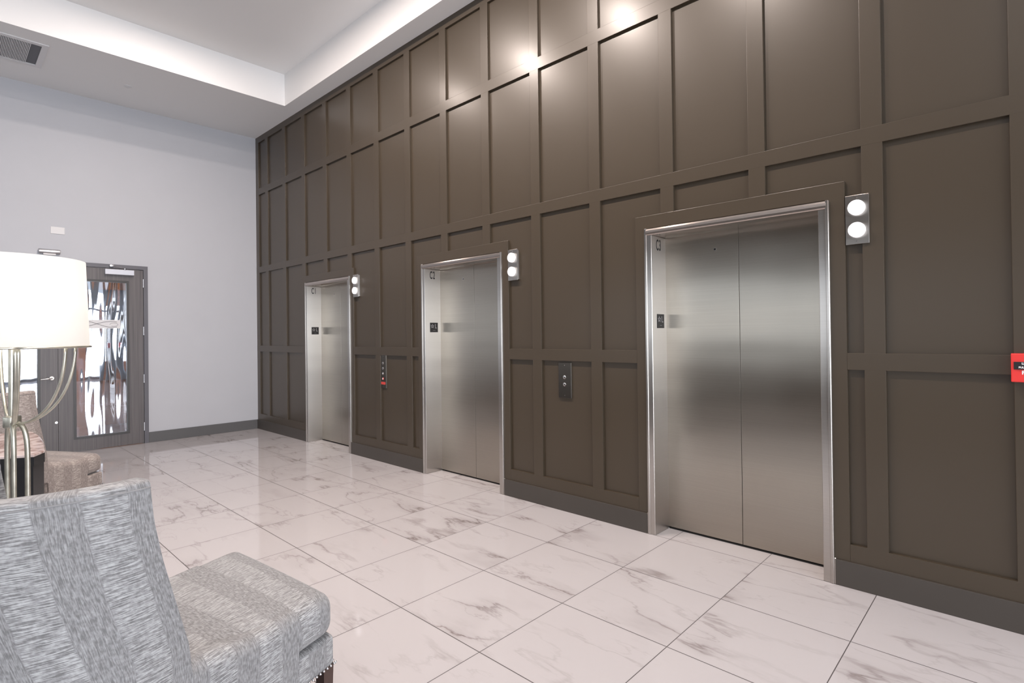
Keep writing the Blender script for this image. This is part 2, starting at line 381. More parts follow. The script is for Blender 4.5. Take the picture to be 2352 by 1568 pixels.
# ------------------------------------------------------------------ back wall with the door opening
DY0, DY1, DH = -3.449, -1.493, 2.461
bm = B(); box(bm, -.15, 0, DY1-.01, .42, 0, HC+.02); box(bm, -.15, 0, -8.3, DY0+.01, 0, HC+.02); box(bm, -.15, 0, DY0+.01, DY1-.01, DH-.01, HC+.02)
struct('wall_back', bm, M['wallpaint'])
bm = B(); box(bm, 0, .014, DY1+.001, -.012, 0, .145); box(bm, 0, .014, -8.2, DY0-.001, 0, .145)
o = struct('baseboard_back', bm, M['greybase']); md = o.modifiers.new('bevel', 'BEVEL'); md.width = .002

# ------------------------------------------------------------------ ceiling with a raised tray
TX0, TX1, TY0, TY1 = 1.546, 14.0, -7.0, -.205
bm = B()
box(bm, -.15, TX0, -8.3, .42, HC, HC+.3); box(bm, TX1, 16.2, -8.3, 4.2, HC, HC+.3)
box(bm, TX0, TX1, TY1, 4.2, HC, HC+.3); box(bm, TX0, TX1, -8.3, TY0, HC, HC+.3)
struct('ceiling', bm, M['ceil'])
bm = B(); e = .012
box(bm, TX0-.001, TX0+e, TY0, TY1, HC-.0005, HT); box(bm, TX0, TX1, TY1-e, TY1+.001, HC-.0005, HT)
box(bm, TX1-e, TX1, TY0, TY1, HC-.0005, HT); box(bm, TX0, TX1, TY0, TY0+e, HC-.0005, HT)
struct('trim_1', bm, M['tray'])
bm = B(); box(bm, TX0-.1, TX1+.1, TY0-.1, TY1+.1, HT, HT+.1); struct('ceiling', bm, M['ceil'])

# ------------------------------------------------------------------ walls behind and beyond the camera
bm = B()
box(bm, -.15, 16.2, -8.5, -8.2, 2.75, HC+.02); box(bm, -.15, 16.2, -8.5, -8.2, 0, 1.0)
for x in (-.1, 4.4, 8.9, 13.4): box(bm, x, x+.5, -8.499, -8.18, .001, 3)
struct('wall_front', bm, M['taupe'])
n = 1
for x0, x1 in ((.4, 4.4), (4.9, 8.9), (9.4, 13.4), (13.9, 16.2)):
    bm = B(); 
    for i in range(4): xx = x0+(x1-x0-.06)*i/3; box(bm, xx, xx+.06, -8.4, -8.32, 1.0, 2.75)
    box(bm, x0, x1, -8.4, -8.32, 1.0, 1.06); box(bm, x0, x1, -8.4, -8.32, 2.69, 2.75); box(bm, x0, x1, -8.4, -8.32, 2.05, 2.10)
    struct('window_%d' % n, bm, M['bar']); n += 1
bm = B(); box(bm, 16.0, 16.3, -8.3, 4.2, 3.9, HC+.3)
for y in (-8.3, -4.3, -.3, 3.7): box(bm, 16.0, 16.3, y, y+.5, 0, 3.9)
struct('wall_end', bm, M['brick'])
for y0, y1 in ((-7.8, -4.3), (-3.8, -.3), (.2, 3.7)):
    bm = B()
    for i in range(4): yy = y0+(y1-y0-.07)*i/3; box(bm, 16.1, 16.18, yy, yy+.07, 0, 3.9)
    box(bm, 16.1, 16.18, y0, y1, 2.5, 2.58); box(bm, 16.1, 16.18, y0, y1, 0, .1)
    struct('window_%d' % n, bm, M['bar']); n += 1
bm = B(); box(bm, WEND-.02, 16.3, 4.2, 4.4, 0, HC+.3); struct('wall_alcove', bm, M['wallpaint'])
bm = B(); box(bm, -30, 60, -60, -8.5, -.3, -.15); box(bm, 16.3, 60, -8.5, 40, -.3, -.15); struct('ground', bm, M['asphalt'])
bm = B()
for y in (.30, .72, 1.15): cyl(bm, (13.6, y, 0), (0, 0, 1), .11, HC, 20)
struct('trim_3', bm, simple('blue_grey_column', (.16, .18, .20), .5), smooth='auto')
bm = B(); box(bm, 15.3, 15.5, .55, 2.2, 2.7, HC); box(bm, 15.3, 15.5, .55, 2.2, 0, .6); struct('trim_4', bm, M['brick'])

# vestibule behind the glazed doors
bm = B(); box(bm, -2.6, -2.5, -4.4, -.6, 0, 3.0); box(bm, -2.6, -.15, -.7, -.6, 0, 3.0); box(bm, -2.6, -.15, -4.4, -4.3, 0, 3.0); box(bm, -2.6, -.15, -4.4, -.6, 3.0, 3.1)
struct('wall_vestibule', bm, M['wallpaint'])
bm = B(); box(bm, -2.5, -2.42, -1.62, -.7, 0, .75); box(bm, -2.5, -2.42, -1.62, -.7, 2.3, 3.0)
struct('trim_2', bm, M['brick'])
area('vestibule_ceiling_lamp', (-1.3, -2.5, 2.95), (0, 0, 0), 1.6, 2.4, 40, (1, .96, .92))

# ------------------------------------------------------------------ elevators
def star_outline(bm, cx, cy, ro, ri, wd, t):
    P = []; Q = []
    for k in range(10):
        a = PI/2+k*PI/5; rr = ro if k % 2 == 0 else ri
        P.append((cx+rr*math.cos(a), cy+rr*math.sin(a))); s = (rr-wd*(1.6 if k % 2 == 0 else .9)); Q.append((cx+s*math.cos(a), cy+s*math.sin(a)))
    vo = [bm.verts.new((x, y, t)) for x, y in P]; vi = [bm.verts.new((x, y, t)) for x, y in Q]
    vo2 = [bm.verts.new((x, y, 0)) for x, y in P]; vi2 = [bm.verts.new((x, y, 0)) for x, y in Q]
    for k in range(10):
        j = (k+1) % 10
        bm.faces.new((vo[k], vo[j], vi[j], vi[k])); bm.faces.new((vo2[k], vi2[k], vi2[j], vo2[j])); bm.faces.new((vo[k], vo2[k], vo2[j], vo[j])); bm.faces.new((vi[k], vi[j], vi2[j], vi2[k]))
# maps lettering drawn in XY onto a jamb face that looks towards +x: text right -> +y, up -> +z
JAMB = Matrix(((0, 0, 1, 0), (1, 0, 0, 0), (0, 1, 0, 0), (0, 0, 0, 1)))
def jamb(bm, x, y, z): return xf(bm, Matrix.Translation((x, y, z)) @ JAMB)
FRONT = Matrix(((1, 0, 0, 0), (0, 0, -1, 0), (0, 1, 0, 0), (0, 0, 0, 1)))   # faces -y
def front(bm, x, y, z): return xf(bm, Matrix.Translation((x, y, z)) @ FRONT)

def elevator(x, code, where):
    t = thing('elevator_entrance', 'brushed steel elevator doors marked %s, %s' % (code, where), 'elevator', (x, 0, 0), group=None)
    # steel frame: jambs with a stepped face, header
    bm = B(); fw = .049; W = EW
    for s in (0, 1):
        a, b = (0, fw) if s == 0 else (W-fw, W)
        box(bm, a, b, -.010, DPT+.03, 0, EH-fw)                      # jamb with its reveal
        o0, o1 = (-.006, .012) if s == 0 else (W-.012, W+.006)
        box(bm, o0, o1, -.016, .01, 0, EH)                            # outer return bead
        p0, p1 = (-.016, 0) if s == 0 else (W, W+.016); box(bm, p0, p1, -.008, .01, 0, .15)
    obj('frame', bm, M['steelframe'], t).modifiers.new('bevel', 'BEVEL').width = .003
    bm = B(); prof = [(-.010, EH-fw), (-.016, EH-fw+.006), (-.019, EH-fw+.018), (-.017, EH-.016), (-.010, EH-.004), (.02, EH), (DPT+.03, EH), (DPT+.03, EH-fw)]
    A = [bm.verts.new((.006, y, z)) for y, z in prof]; Bv = [bm.verts.new((W-.006, y, z)) for y, z in prof]
    bm.faces.new(A); bm.faces.new(Bv[::-1])
    for i in range(len(prof)): j = (i+1) % len(prof); bm.faces.new((A[i], Bv[i], Bv[j], A[j]))
    obj('header', bm, M['headersteel'], t)
    mid = W/2
    for s in (-1, 1):
        a, b = (fw-.02, mid-.0015) if s < 0 else (mid+.0015, W-fw+.02)
        bm = B(); box(bm, a, b, DPT, DPT+.03, .012, EH-fw+.02, bev=.0015)
        d = obj('door_panel', bm, M['steel'], t)
        if s < 0:
            bm = B(); kx = .424-0.0; cyl(bm, (kx, DPT+.0005, 2.028), (0, -1, 0), .011, .0025, 20); k = obj('keyhole_escutcheon', bm, M['chrome'], d)
            bm = B(); cyl(bm, (kx, DPT-.001, 2.028), (0, -1, 0), .0065, .002, 16); obj('keyhole', bm, M['dark'], k)
    bm = B(); box(bm, fw, W-fw, DPT-.003, DPT+.09, -.02, .006); obj('sill', bm, M['dark'], t)
    bm = textbm(code, .112, sx=.47, bold=.0014, sp=1.25); obj('number_marking', jamb(bm, fw+.0006, .094, 2.086), M['black'], t)
    bm = B(); box(bm, fw, fw+.003, .056, .160, 1.484, 1.586, bev=.001); pl = obj('floor_plate', bm, M['black'], t)
    bm = B(); star_outline(bm, -.022, .012, .024, .011, .005, .0012)
    tb = textbm('L', .066, sx=.8); xf(tb, Matrix.Translation((.024, .010, 0))); me = bpy.data.meshes.new('x'); tb.to_mesh(me); tb.free(); bm.from_mesh(me); bpy.data.meshes.remove(me)
    for i in range(4): box(bm, -.012+.008*i, -.009+.008*i, -.034, -.031, 0, .001)
    obj('raised_letter', jamb(bm, fw+.003, .108, 1.536), M['engrave'], pl)
    return t
elevator(EX[0], 'C1', 'farthest from the camera, beside the back corner')
elevator(EX[1], 'C2', 'middle one of the three')
elevator(EX[2], 'C3', 'nearest of the three')

# hall lanterns
def lantern():
    t = thing('hall_lantern', '', 'lantern', (0, 0, 0), group='hall lanterns beside the elevators')
    bm = B(); box(bm, 0, .113, -.008, 0, 1.932, 2.206, bev=.001); box(bm, .006, .107, 0, REC-.0005, 1.94, 2.198)
    obj('back_plate', bm, M['lanternsteel'], t)
    for z in (2.133, 2.009):
        bm = B(); cyl(bm, (.057, -.007, z), (0, -1, 0), .042, .028, 40, bev=.006); obj('lens', bm, M['lens'], t, smooth='auto')
    for z in (2.19, 1.948):
        bm = B(); cyl(bm, (.057, -.008, z), (0, -1, 0), .0035, .0015, 12); obj('screw', bm, M['chrome'], t)
    return t
l0 = lantern()
for i, x in enumerate(EX):
    l = l0 if i == 0 else copy_tree(l0)
    l.location = (x+EW+sur+.0045, -.0006, 0)
    l['label'] = ['two lit round white lamps on a steel plate beside elevator C1', 'two lit round white lamps on a steel plate beside elevator C2', 'two lit round white lamps on a steel plate right of elevator C3'][i]

# call stations
t = thing('call_station', 'narrow steel call panel with four buttons and a red label, between C1 and C2', 'elevator call panel', (3.498, REC, 0))
bm = B(); box(bm, 0.002, .112, -.014, 0, .852, 1.242, bev=.0015); obj('plate', bm, M['platesteel'], t)
for z, mt in ((1.137, 'satin'), (1.078, 'satin'), (1.018, 'chrome'), (.958, 'redlabel')):
    bm = B(); cyl(bm, (.055, -.0138, z), (0, -1, 0), .0145, .006, 28, bev=.002); b = obj('button', bm, M['chrome'] if mt != 'redlabel' else M['redlabel'], t, smooth='auto')
    bm = B(); cyl(bm, (.055, -.0195, z), (0, -1, 0), .0095 if mt == 'redlabel' else .006, .0012, 16); obj('button_mark', bm, M['white'] if mt in ('redlabel', 'chrome') else M['dark'], b)
bm = B(); box(bm, .012, .100, -.0152, -.0138, .892, .922); lb = obj('red_label', bm, M['redlabel'], t); lb['label'] = 'red printed label'
for z in (1.215, .872):
    bm = B(); cyl(bm, (.055, -.0138, z), (0, -1, 0), .0035, .0015, 12); obj('screw', bm, M['chrome'], t)
t = thing('call_station', 'steel call panel with up and down buttons, between C2 and C3', 'elevator call panel', (6.131, REC, 0))
bm = B(); box(bm, 0, .129, -.014, 0, .923, 1.213, bev=.0015); obj('plate', bm, M['platesteel'], t)
for z in (1.095, 1.036):
    bm = B(); cyl(bm, (.0645, -.0138, z), (0, -1, 0), .0150, .006, 28, bev=.002); b = obj('button', bm, M['chrome'], t, smooth='auto')
    bm = B(); s = 1 if z > 1.06 else -1
    v = [bm.verts.new((.0645+a*.006, -.0203, z+s*c*.006)) for a, c in ((-1, -.8), (1, -.8), (0, 1))]; bm.faces.new(v); g = bmesh.ops.extrude_face_region(bm, geom=bm.faces[:]); bmesh.ops.translate(bm, vec=(0, .001, 0), verts=[q for q in g['geom'] if isinstance(q, bmesh.types.BMVert)])
    obj('arrow_mark', bm, M['dark'], b)
for z in (1.192, .945):
    bm = B(); cyl(bm, (.0645, -.0138, z), (0, -1, 0), .0035, .0015, 12); obj('screw', bm, M['chrome'], t)

# fire pull station
t = thing('fire_pull_station', 'red fire alarm pull station at the right edge of the panelled wall', 'fire alarm', (8.9045, 0, 1.197))
bm = B(); box(bm, 0, .118, -.042, -.0003, 0, .135, bev=.004); obj('housing', bm, M['red'], t)
bm = B(); box(bm, .010, .108, -.047, -.041, .060, .096, bev=.001); h = obj('pull_handle', bm, M['black'], t)
bm = front(textbm('LIFT UP', .013, sx=1, bold=.0006), .059, -.0474, .088); obj('handle_lettering', bm, M['white'], h)
bm = front(textbm('PULL DOWN', .011, sx=1, bold=.0006), .059, -.0474, .070); obj('handle_lettering', bm, M['white'], h)
bm = front(textbm('FIRE', .024, sx=1, bold=.001), .059, -.0426, .045); obj('fire_lettering', bm, M['white'], t)
bm = B(); box(bm, .045, .075, -.0435, -.0418, .006, .014); obj('key_lock', bm, M['satin'], t)

# ------------------------------------------------------------------ double door
d = struct('door_1', (lambda b: (box(b, -.11, .018, DY1-.050, DY1, 0, DH), box(b, -.11, .018, DY0, DY0+.050, 0, DH), box(b, -.11, .018, DY0+.050, DY1-.050, DH-.050, DH), b)[-1])(B()), M['doorframe'])
d.name = 'door_1'; YM = (DY0+DY1)/2
def leaf(y0, y1, gy0, gy1):
    bm = B()
    box(bm, -.04, .004, y0, gy0, .008, 2.405); box(bm, -.04, .004, gy1, y1, .008, 2.405); box(bm, -.04, .004, gy0, gy1, .008, .165); box(bm, -.04, .004, gy0, gy1, 2.245, 2.405)
    lf = obj('door_leaf', bm, M['doorwood'], d); return lf
def bead(gy0, gy1, lf):
    bm = B()
    for k, (w_, p_) in enumerate(((.030, .010), (.020, .014), (.010, .018))):
        a0, a1, z0, z1 = gy0-.003, gy1+.003, .162, 2.248
        o_ = .010*k
        box(bm, -.03, p_, a0+o_, a0+o_+.010, z0+o_, z1-o_); box(bm, -.03, p_, a1-o_-.010, a1-o_, z0+o_, z1-o_)
        box(bm, -.03, p_, a0+o_+.010, a1-o_-.010, z0+o_, z0+o_+.010); box(bm, -.03, p_, a0+o_+.010, a1-o_-.010, z1-o_-.010, z1-o_)
    bmesh.ops.remove_doubles(bm, verts=bm.verts, dist=1e-6)
    return obj('glazing_bead', bm, M['doormould'], lf)
yr1 = DY1-.053; yr0 = YM+.002; yl1 = YM-.002; yl0 = DY0+.053
for (a, b, g0, g1) in ((yr0, yr1, -2.316, -1.715), (yl0, yl1, -3.227, -2.643)):
    lf = leaf(a, b, g0, g1); bead(g0, g1, lf)
    bm = B(); box(bm, -.018, -.012, g0+.02, g1-.02, .185, 2.225); gl = obj('glass_pane', bm, M['glass'], lf)
    # frosted manifestation strip with looping line cut through it
    bm = B(); c0, c1 = (g0+.078, g1-.092) if a > -2.6 else (g0+.09, g1-.08)
    box(bm, -.0119, -.0112, c0, c1, 1.597, 1.712); fs = obj('frosted_strip', bm, M['frost'], lf)
    bm = B(); L_ = c1-c0
    for ph in (0, .035):
        pts = [(-.0108, c0+.02+(L_-.06)*k/40, 1.655+(.042 if ph == 0 else -.036)*math.cos(PI*(k/40)*1.15+ph*6)) for k in range(41)]
        tube(bm, pts, .0026, 6)
    pts = [(-.0108, c1-.075+.045*math.cos(a_), 1.648+.022*math.sin(a_)) for a_ in [2*PI*k/30*.85-2.2 for k in range(31)]]; tube(bm, pts, .0016, 6)
    obj('strip_ornament', bm, M['bar'], fs)
for z in (2.224, 1.561, .90, .234):
    for yy in (DY1-.052, DY0+.052):
        bm = B()
        for k in range(5): cyl(bm, (.011, yy, z-.058+.0235*k), (0, 0, 1), .0085, .0222, 14)
        obj('hinge', bm, M['satin'], d, smooth='auto')
bm = B(); cyl(bm, (.004, -2.532, .968), (1, 0, 0), .027, .012, 32, bev=.003); h = obj('door_handle', bm, M['chrome'], d, smooth='auto')
bm = B(); cyl(bm, (.014, -2.532, .968), (1, 0, 0), .011, .045, 16); tube(bm, [(.055, -2.532, .968), (.062, -2.545, .968), (.063, -2.60, .965), (.060, -2.645, .962)], [.010, .010, .008, .007], 12); obj('lever', bm, M['chrome'], h, smooth='auto')
bm = B(); cyl(bm, (.004, -2.472-.02, .405), (1, 0, 0), .014, .012, 20); obj('latch_stud', bm, M['chrome'], d, smooth='auto')
bm = B(); box(bm, .0045, .055, -1.985, -1.658, 2.322, 2.392, bev=.004); c = obj('door_closer', bm, M['closer'], d)
bm = B(); tube(bm, [(.05, -1.765, 2.392), (.05, -1.765, 2.412)], .012, 12); tube(bm, [(.05, -1.765, 2.41), (.075, -1.86, 2.425), (.05, -1.905, 2.437)], .008, 8, flat=.6); box(bm, .018, .06, -1.935, -1.885, 2.425, 2.45, bev=.003)
obj('closer_arm', bm, M['satin'], c, smooth='auto')

# door sensor and wall plate above the door
t = thing('door_sensor', 'small silver cylindrical motion sensor mounted above the double door', 'sensor', (0, -2.55, 2.565))
bm = B(); box(bm, 0, .02, -.08, .08, -.02, .02); cyl(bm, (.032, -.105, 0), (0, 1, 0), .030, .21, 28, bev=.004); obj('housing', bm, M['satin'], t, smooth='auto')
bm = B(); box(bm, .012, .05, -.062, .062, -.045, -.026, bev=.003); obj('sensor_window', bm, M['white_metal'], t)
bm = B(); box(bm, 0, .008, -2.535, -2.395, 2.800, 2.888, bev=.002); tag(obj('wall_plate', bm, M['white_metal']), 'blank white rectangular plate high on the wall above the door sensor', 'wall plate')

# ------------------------------------------------------------------ ceiling vent and sprinkler cap
t = thing('ceiling_vent', 'long white framed air grille recessed in the ceiling soffit', 'vent', (.957, -3.6, HC))
x0, x1, y0, y1 = -.345, .345, -.75, .92
bm = B(); fwid = .055; zb, zt = -.012, -.0002
box(bm, x0, x1, y1-fwid, y1, zb, zt); box(bm, x0, x1, y0, y0+fwid, zb, zt); box(bm, x0, x0+fwid, y0+fwid, y1-fwid, zb, zt); box(bm, x1-fwid, x1, y0+fwid, y1-fwid, zb, zt)
bmesh.ops.remove_doubles(bm, verts=bm.verts, dist=1e-6); obj('frame', bm, M['white_metal'], t)
bm = B(); yy = y0+fwid+.004
while yy < y1-fwid-.085:
    box(bm, x0+fwid+.002, x1-fwid-.002, yy, yy+.0065, -.010, -.001); yy += .0125
obj('louvre', bm, M['white_metal'], t)
bm = B(); box(bm, x0+fwid, x1-fwid, y0+fwid, y1-fwid, -.0009, -.0003); obj('duct_shade_sheet', bm, simple('duct_shade_grey', (.13, .135, .15), .6), t)  # flat sheet on the soffit; the duct's dark gap is put into its colour
bm = B(); cyl(bm, (.76, -1.859, HC), (0, 0, -1), .044, .006, 36, bev=.002); o = tag(obj('sprinkler_cap', bm, M['white_metal'], smooth='auto'), 'small round flush cap in the ceiling soffit', 'sprinkler cap')

# ------------------------------------------------------------------ recessed downlights in the tray ceiling
for i, x in enumerate((2.79, 4.25, 5.68, 7.12)):
    t = thing('recessed_downlight', 'recessed round downlight in the raised tray ceiling above the elevators', 'light', (x, -1.84, HT), group='downlights in the tray ceiling')
    bm = B(); 
    for k in range(32):
        a, b = 2*PI*k/32, 2*PI*(k+1)/32
        v = [bm.verts.new((rr*math.cos(q), rr*math.sin(q), z)) for rr, z, q in ((.085, -.004, a), (.085, -.004, b), (.062, -.001, b), (.062, -.001, a))]; bm.faces.new(v)
    bmesh.ops.remove_doubles(bm, verts=bm.verts, dist=1e-5); obj('trim_ring', bm, M['white_metal'], t)
    bm = B(); cyl(bm, (0, 0, -.0005), (0, 0, -1), .060, .001, 32); obj('lamp_lens', bm, simple('downlight_lens', (.9, .85, .8), .4, emit=(1, .84, .76), es=40), t)
    area('downlight_%d' % i, (x, -1.84, HT-.03), (0, 0, 0), .11, .11, 40 if i == 0 else 95, (1, .86, .78), 'DISK')

# ------------------------------------------------------------------ armchairs
HW = .385
class _Map:      # the seat plan is raked: the chair narrows and turns a little towards its back
    def __matmul__(self, p):
        k = max(0, min(1, -p[1]/.8)); k = k*k*(3-2*k); ph = math.radians(18)*k; fsc = 1-.09*k
        return Vector((HW-.2546*p[1]+(p[0]-HW)*fsc*math.cos(ph), .967*p[1]+(p[0]-HW)*fsc*math.sin(ph), p[2]))
SK = _Map()
def grid_mesh(name, rows, uvs, mat, parent, closed=False, caps=True):
    """rows: list of lists of points; uvs same shape"""
    bm = B(); uvl = bm.loops.layers.uv.new('UVMap')
    V = [[bm.verts.new(SK @ Vector(p)) for p in row] for row in rows]; nr, nc = len(rows), len(rows[0])
    for i in range(nr-1):
        for j in range(nc if closed else nc-1):
            k = (j+1) % nc; fc = bm.faces.new((V[i][j], V[i][k], V[i+1][k], V[i+1][j]))
            us = [uvs[i][j], uvs[i][k] if k else (uvs[i][nc-1][0], uvs[i][nc-1][1]+.02), uvs[i+1][k] if k else (uvs[i+1][nc-1][0], uvs[i+1][nc-1][1]+.02), uvs[i+1][j]]
            for lp, q in zip(fc.loops, us): lp[uvl].uv = q
    if caps and closed:
        for row, uvr in ((V[0][::-1], uvs[0][::-1]), (V[-1], uvs[-1])):
            fc = bm.faces.new(row)
            for lp, q, v in zip(fc.loops, uvr, row): lp[uvl].uv = (v.co.x+v.co.y, v.co.z)
    return obj(name, bm, mat, parent, smooth='auto')
def rbox(name, x0, x1, y0, y1, z0, z1, rad, mat, parent, crown=0, uvmode='top', n=10, stripe_off=0):
    """soft upholstered box: a subdivided cube pushed onto a rounded box, with a crown on top"""
    bm = B(); c = Vector(((x0+x1)/2, (y0+y1)/2, (z0+z1)/2)); h = Vector(((x1-x0)/2, (y1-y0)/2, (z1-z0)/2))
    bmesh.ops.create_cube(bm, size=2); bmesh.ops.subdivide_edges(bm, edges=bm.edges[:], cuts=n*2, use_grid_fill=True)
    uvl = bm.loops.layers.uv.new('UVMap')
    for v in bm.verts:
        p = Vector((v.co.x*h.x, v.co.y*h.y, v.co.z*h.z))
        # concentrate vertices near the edges
        for i in range(3):
            s = v.co[i]; p[i] = h[i]*math.copysign(1-(1-abs(s))**1.6, s)
        inner = Vector([max(-h[i]+rad, min(h[i]-rad, p[i])) for i in range(3)]); dlt = p-inner
        if dlt.length > 1e-6: p = inner+dlt.normalized()*min(rad, max(abs(dlt.x), abs(dlt.y), abs(dlt.z)))
        fx, fy = 1-(p.x/h.x)**2, 1-(p.y/h.y)**2
        if p.z > 0: p.z += crown*max(fx, 0)**.6*max(fy, 0)**.6
        v.co = c+p
    bm.normal_update()
    for fc in bm.faces:
        nrm = fc.normal
        for lp in fc.loops:
            p = lp.vert.co
            if uvmode == 'cross':      # threads and bands run side to side over the top and fold down the near and far faces
                if abs(nrm.x) > .7: lp[uvl].uv = (p.y+stripe_off, math.copysign(h.x, nrm.x)+math.copysign(z1-p.z, nrm.x))
                elif abs(nrm.y) > .7: lp[uvl].uv = (p.y+math.copysign(z1-p.z, nrm.y)*1+stripe_off, p.x)
                else: lp[uvl].uv = (p.y+stripe_off, p.x)
            else:
                if abs(nrm.x) > .7: lp[uvl].uv = (p.y+stripe_off, p.z)
                elif abs(nrm.y) > .7: lp[uvl].uv = (p.x+stripe_off, p.z)
                else: lp[uvl].uv = (p.x+stripe_off, p.y)
    for v in bm.verts: v.co = SK @ v.co
    return obj(name, bm, mat, parent, smooth='auto')
def smooth01(t): t = max(0, min(1, t)); return t*t*(3-2*t)
def armchair(name, label, fab):
    t = thing(name, label, 'armchair')
    # cushion: main body behind, ears in front of the arms
    rbox('seat_cushion', -HW, HW, -.235, 0.0, .325, .478, .055, fab, t, crown=.012, uvmode='cross', stripe_off=.31)
    c2 = rbox('seat_cushion_body', -HW+.035, HW-.03, -.98, -.12, .33, .482, .05, fab, t, crown=.016, uvmode='cross', stripe_off=.31)
    # seat rail
    rbox('seat_rail', -HW+.004, HW-.004, -1.0, -.006, .208, .322, .016, fab, t, uvmode='side', n=6)
    # low arms, rounded over to the level of the cushion
    for s in (1, -1):
        rows, uvs = [], []
        ys = [-.190-.45*k/18 for k in range(19)]
        for i, y in enumerate(ys):
            tt = i/18; top = .486+.05*smooth01((tt-.25)/.75)
            xo, xi = s*(HW+.004), s*(HW-.13)
            row, uvr = [], []
            prof = [(xo, .215), (xo, .28), (xo, .35), (xo, .41)]
            rr = .052
            for k in range(9):
                a = PI/2*k/8; prof.append((xo-s*rr*(1-math.cos(a)), top-rr+rr*math.sin(a)))
            prof += [(s*(HW-.09), top-.004), (xi, top-.025), (xi, .36), (xi, .215)]
            L_ = 0; last = None
            for (x, z) in prof:
                if last: L_ += math.hypot(x-last[0], z-last[1])
                last = (x, z); row.append((x, y, z)); uvr.append((y+.31, -L_))
            rows.append(row); uvs.append(uvr)
        grid_mesh('arm', rows, uvs, fab, t, closed=True)
    # wrap-around back: near wing, curved rear, far wing
    rows, uvs = [], []
    NZ = 26; zb, zt = .215, 1.085; th = .085
    path = []
    # plan of the outer face, starting at the near wing
    R_ = .34; yb = -1.03; x_ = HW+.004
    for k in range(13): path.append((x_-.0, -.0-(k/12)*(abs(yb)-R_)))
    for k in range(1, 13): a = PI/2*k/12; path.append((x_-R_+R_*math.cos(a), yb+R_-R_*math.sin(a)))
    for k in range(1, 13): path.append((x_-R_-(2*x_-2*R_)*k/12, yb))
    for k in range(1, 13): a = PI/2+PI/2*k/12; path.append((-x_+R_+R_*math.cos(a), yb+R_-R_*math.sin(a)))
    for k in range(1, 13): path.append((-x_, yb+R_+(abs(yb)-R_)*k/12))
    S = [0]
    for a, b in zip(path, path[1:]): S.append(S[-1]+math.hypot(a[0]-b[0], a[1]-b[1]))
    TOT = S[-1]
    def at(s):
        for i in range(len(S)-1):
            if s <= S[i+1] or i == len(S)-2:
                k = (s-S[i])/(S[i+1]-S[i]); a, b = path[i], path[i+1]; p = (a[0]+(b[0]-a[0])*k, a[1]+(b[1]-a[1])*k)
                l = math.hypot(b[0]-a[0], b[1]-a[1]); return p, ((b[1]-a[1])/l*-1*-1, -(b[0]-a[0])/l)
    tz = [(.215, .585), (.50, .588), (.60, .600), (.74, .640), (.87, .677), (.97, .698), (1.085, .712)]
    def t0(z):
        if z <= tz[0][0]: return tz[0][1]
        for (a, b), (c, d_) in zip(tz, tz[1:]):
            if z <= c: k = (z-a)/(c-a); return b+(d_-b)*k
        return tz[-1][1]
    NS = 56
    cols = []
    for j in range(NS+1):
        col, cuv = [], []
        def pt(z, inset, zz=None):
            a0 = t0(z); s = a0+(TOT-2*a0)*j/NS
            p, nrm = at(s); # nrm points inward or outward; force inward
            inward = Vector((-p[0], -.6-p[1]))
            nv = Vector((nrm[0], nrm[1]))
            if nv.dot(inward) < 0: nv = -nv
            lean = .05*((z-.4)/.7)**2 if z > .4 else 0
            q = Vector(p)+nv*(inset-lean*(.25+.75*smooth01((x_-abs(p[0]))/.25)))
            return (q.x, q.y, z if zz is None else zz), s
        zs = [zb+(zt-.03-zb)*k/NZ for k in range(NZ+1)]
        for z in zs: p, s = pt(z, 0); col.append(p); cuv.append((s-t0(z)*1.0-.097, z))
        for k in range(1, 8):
            a = PI*k/8; p, s = pt(zt-.03, th/2-th/2*math.copysign(abs(math.cos(a))**.55, math.cos(a)), zt-.03+.03*math.sin(a)**.45); col.append(p); cuv.append((s-t0(zt)-.097, zt-.03+th*k/8))
        for z in zs[::-1]: p, s = pt(z, th); col.append(p); cuv.append((s-t0(z)-.097, 2*zt-z))
        rows.append(col); uvs.append(cuv)
    grid_mesh('backrest', rows, uvs, fab, t, closed=True)
    # piping along the top outer edge of the back
    pp = []
    for j in range(NS+1): p = rows[j][NZ]; pp.append(SK @ Vector((p[0], p[1], zt-.020)))
    bm = B(); tube(bm, pp, .0025, 6); uvl = bm.loops.layers.uv.new('UVMap'); obj('piping', bm, fab, t, smooth=True)
    # nail head trim along the bottom of the rail
    bm = B()
    n = 34
    for k in range(n): 
        p = SK @ Vector((HW+.000, -.012-.62*k/n, .216)); bmesh.ops.create_icosphere(bm, subdivisions=1, radius=.0055, matrix=Matrix.Translation(p))
        p = SK @ Vector((-HW, -.012-.62*k/n, .216)); bmesh.ops.create_icosphere(bm, subdivisions=1, radius=.0055, matrix=Matrix.Translation(p))
    for k in range(42): p = SK @ Vector((-HW+2*HW*k/41, -.004, .216)); bmesh.ops.create_icosphere(bm, subdivisions=1, radius=.0055, matrix=Matrix.Translation(p))
    obj('nailhead_trim', bm, M['satin'], t, smooth=True)
    for sx in (1, -1):
        for y0, y1 in ((-.055, -.015), (-1.02, -.98)):
            bm = B(); cx = sx*(HW-.035); cy = (y0+y1)/2
            a = [SK @ Vector((cx+dx*.020, cy+dy*.020, 0)) for dx, dy in ((-1, -1), (1, -1), (1, 1), (-1, 1))]; b = [SK @ Vector((cx+dx*.028, cy+dy*.026, .215)) for dx, dy in ((-1, -1), (1, -1), (1, 1), (-1, 1))]
            va = [bm.verts.new(p) for p in a]; vb = [bm.verts.new(p) for p in b]; bm.faces.new(va[::-1]); bm.faces.new(vb)
            for i in range(4): j = (i+1) % 4; bm.faces.new((va[i], va[j], vb[j], vb[i]))
            obj('leg', bm, M['legwood'], t)
    return t
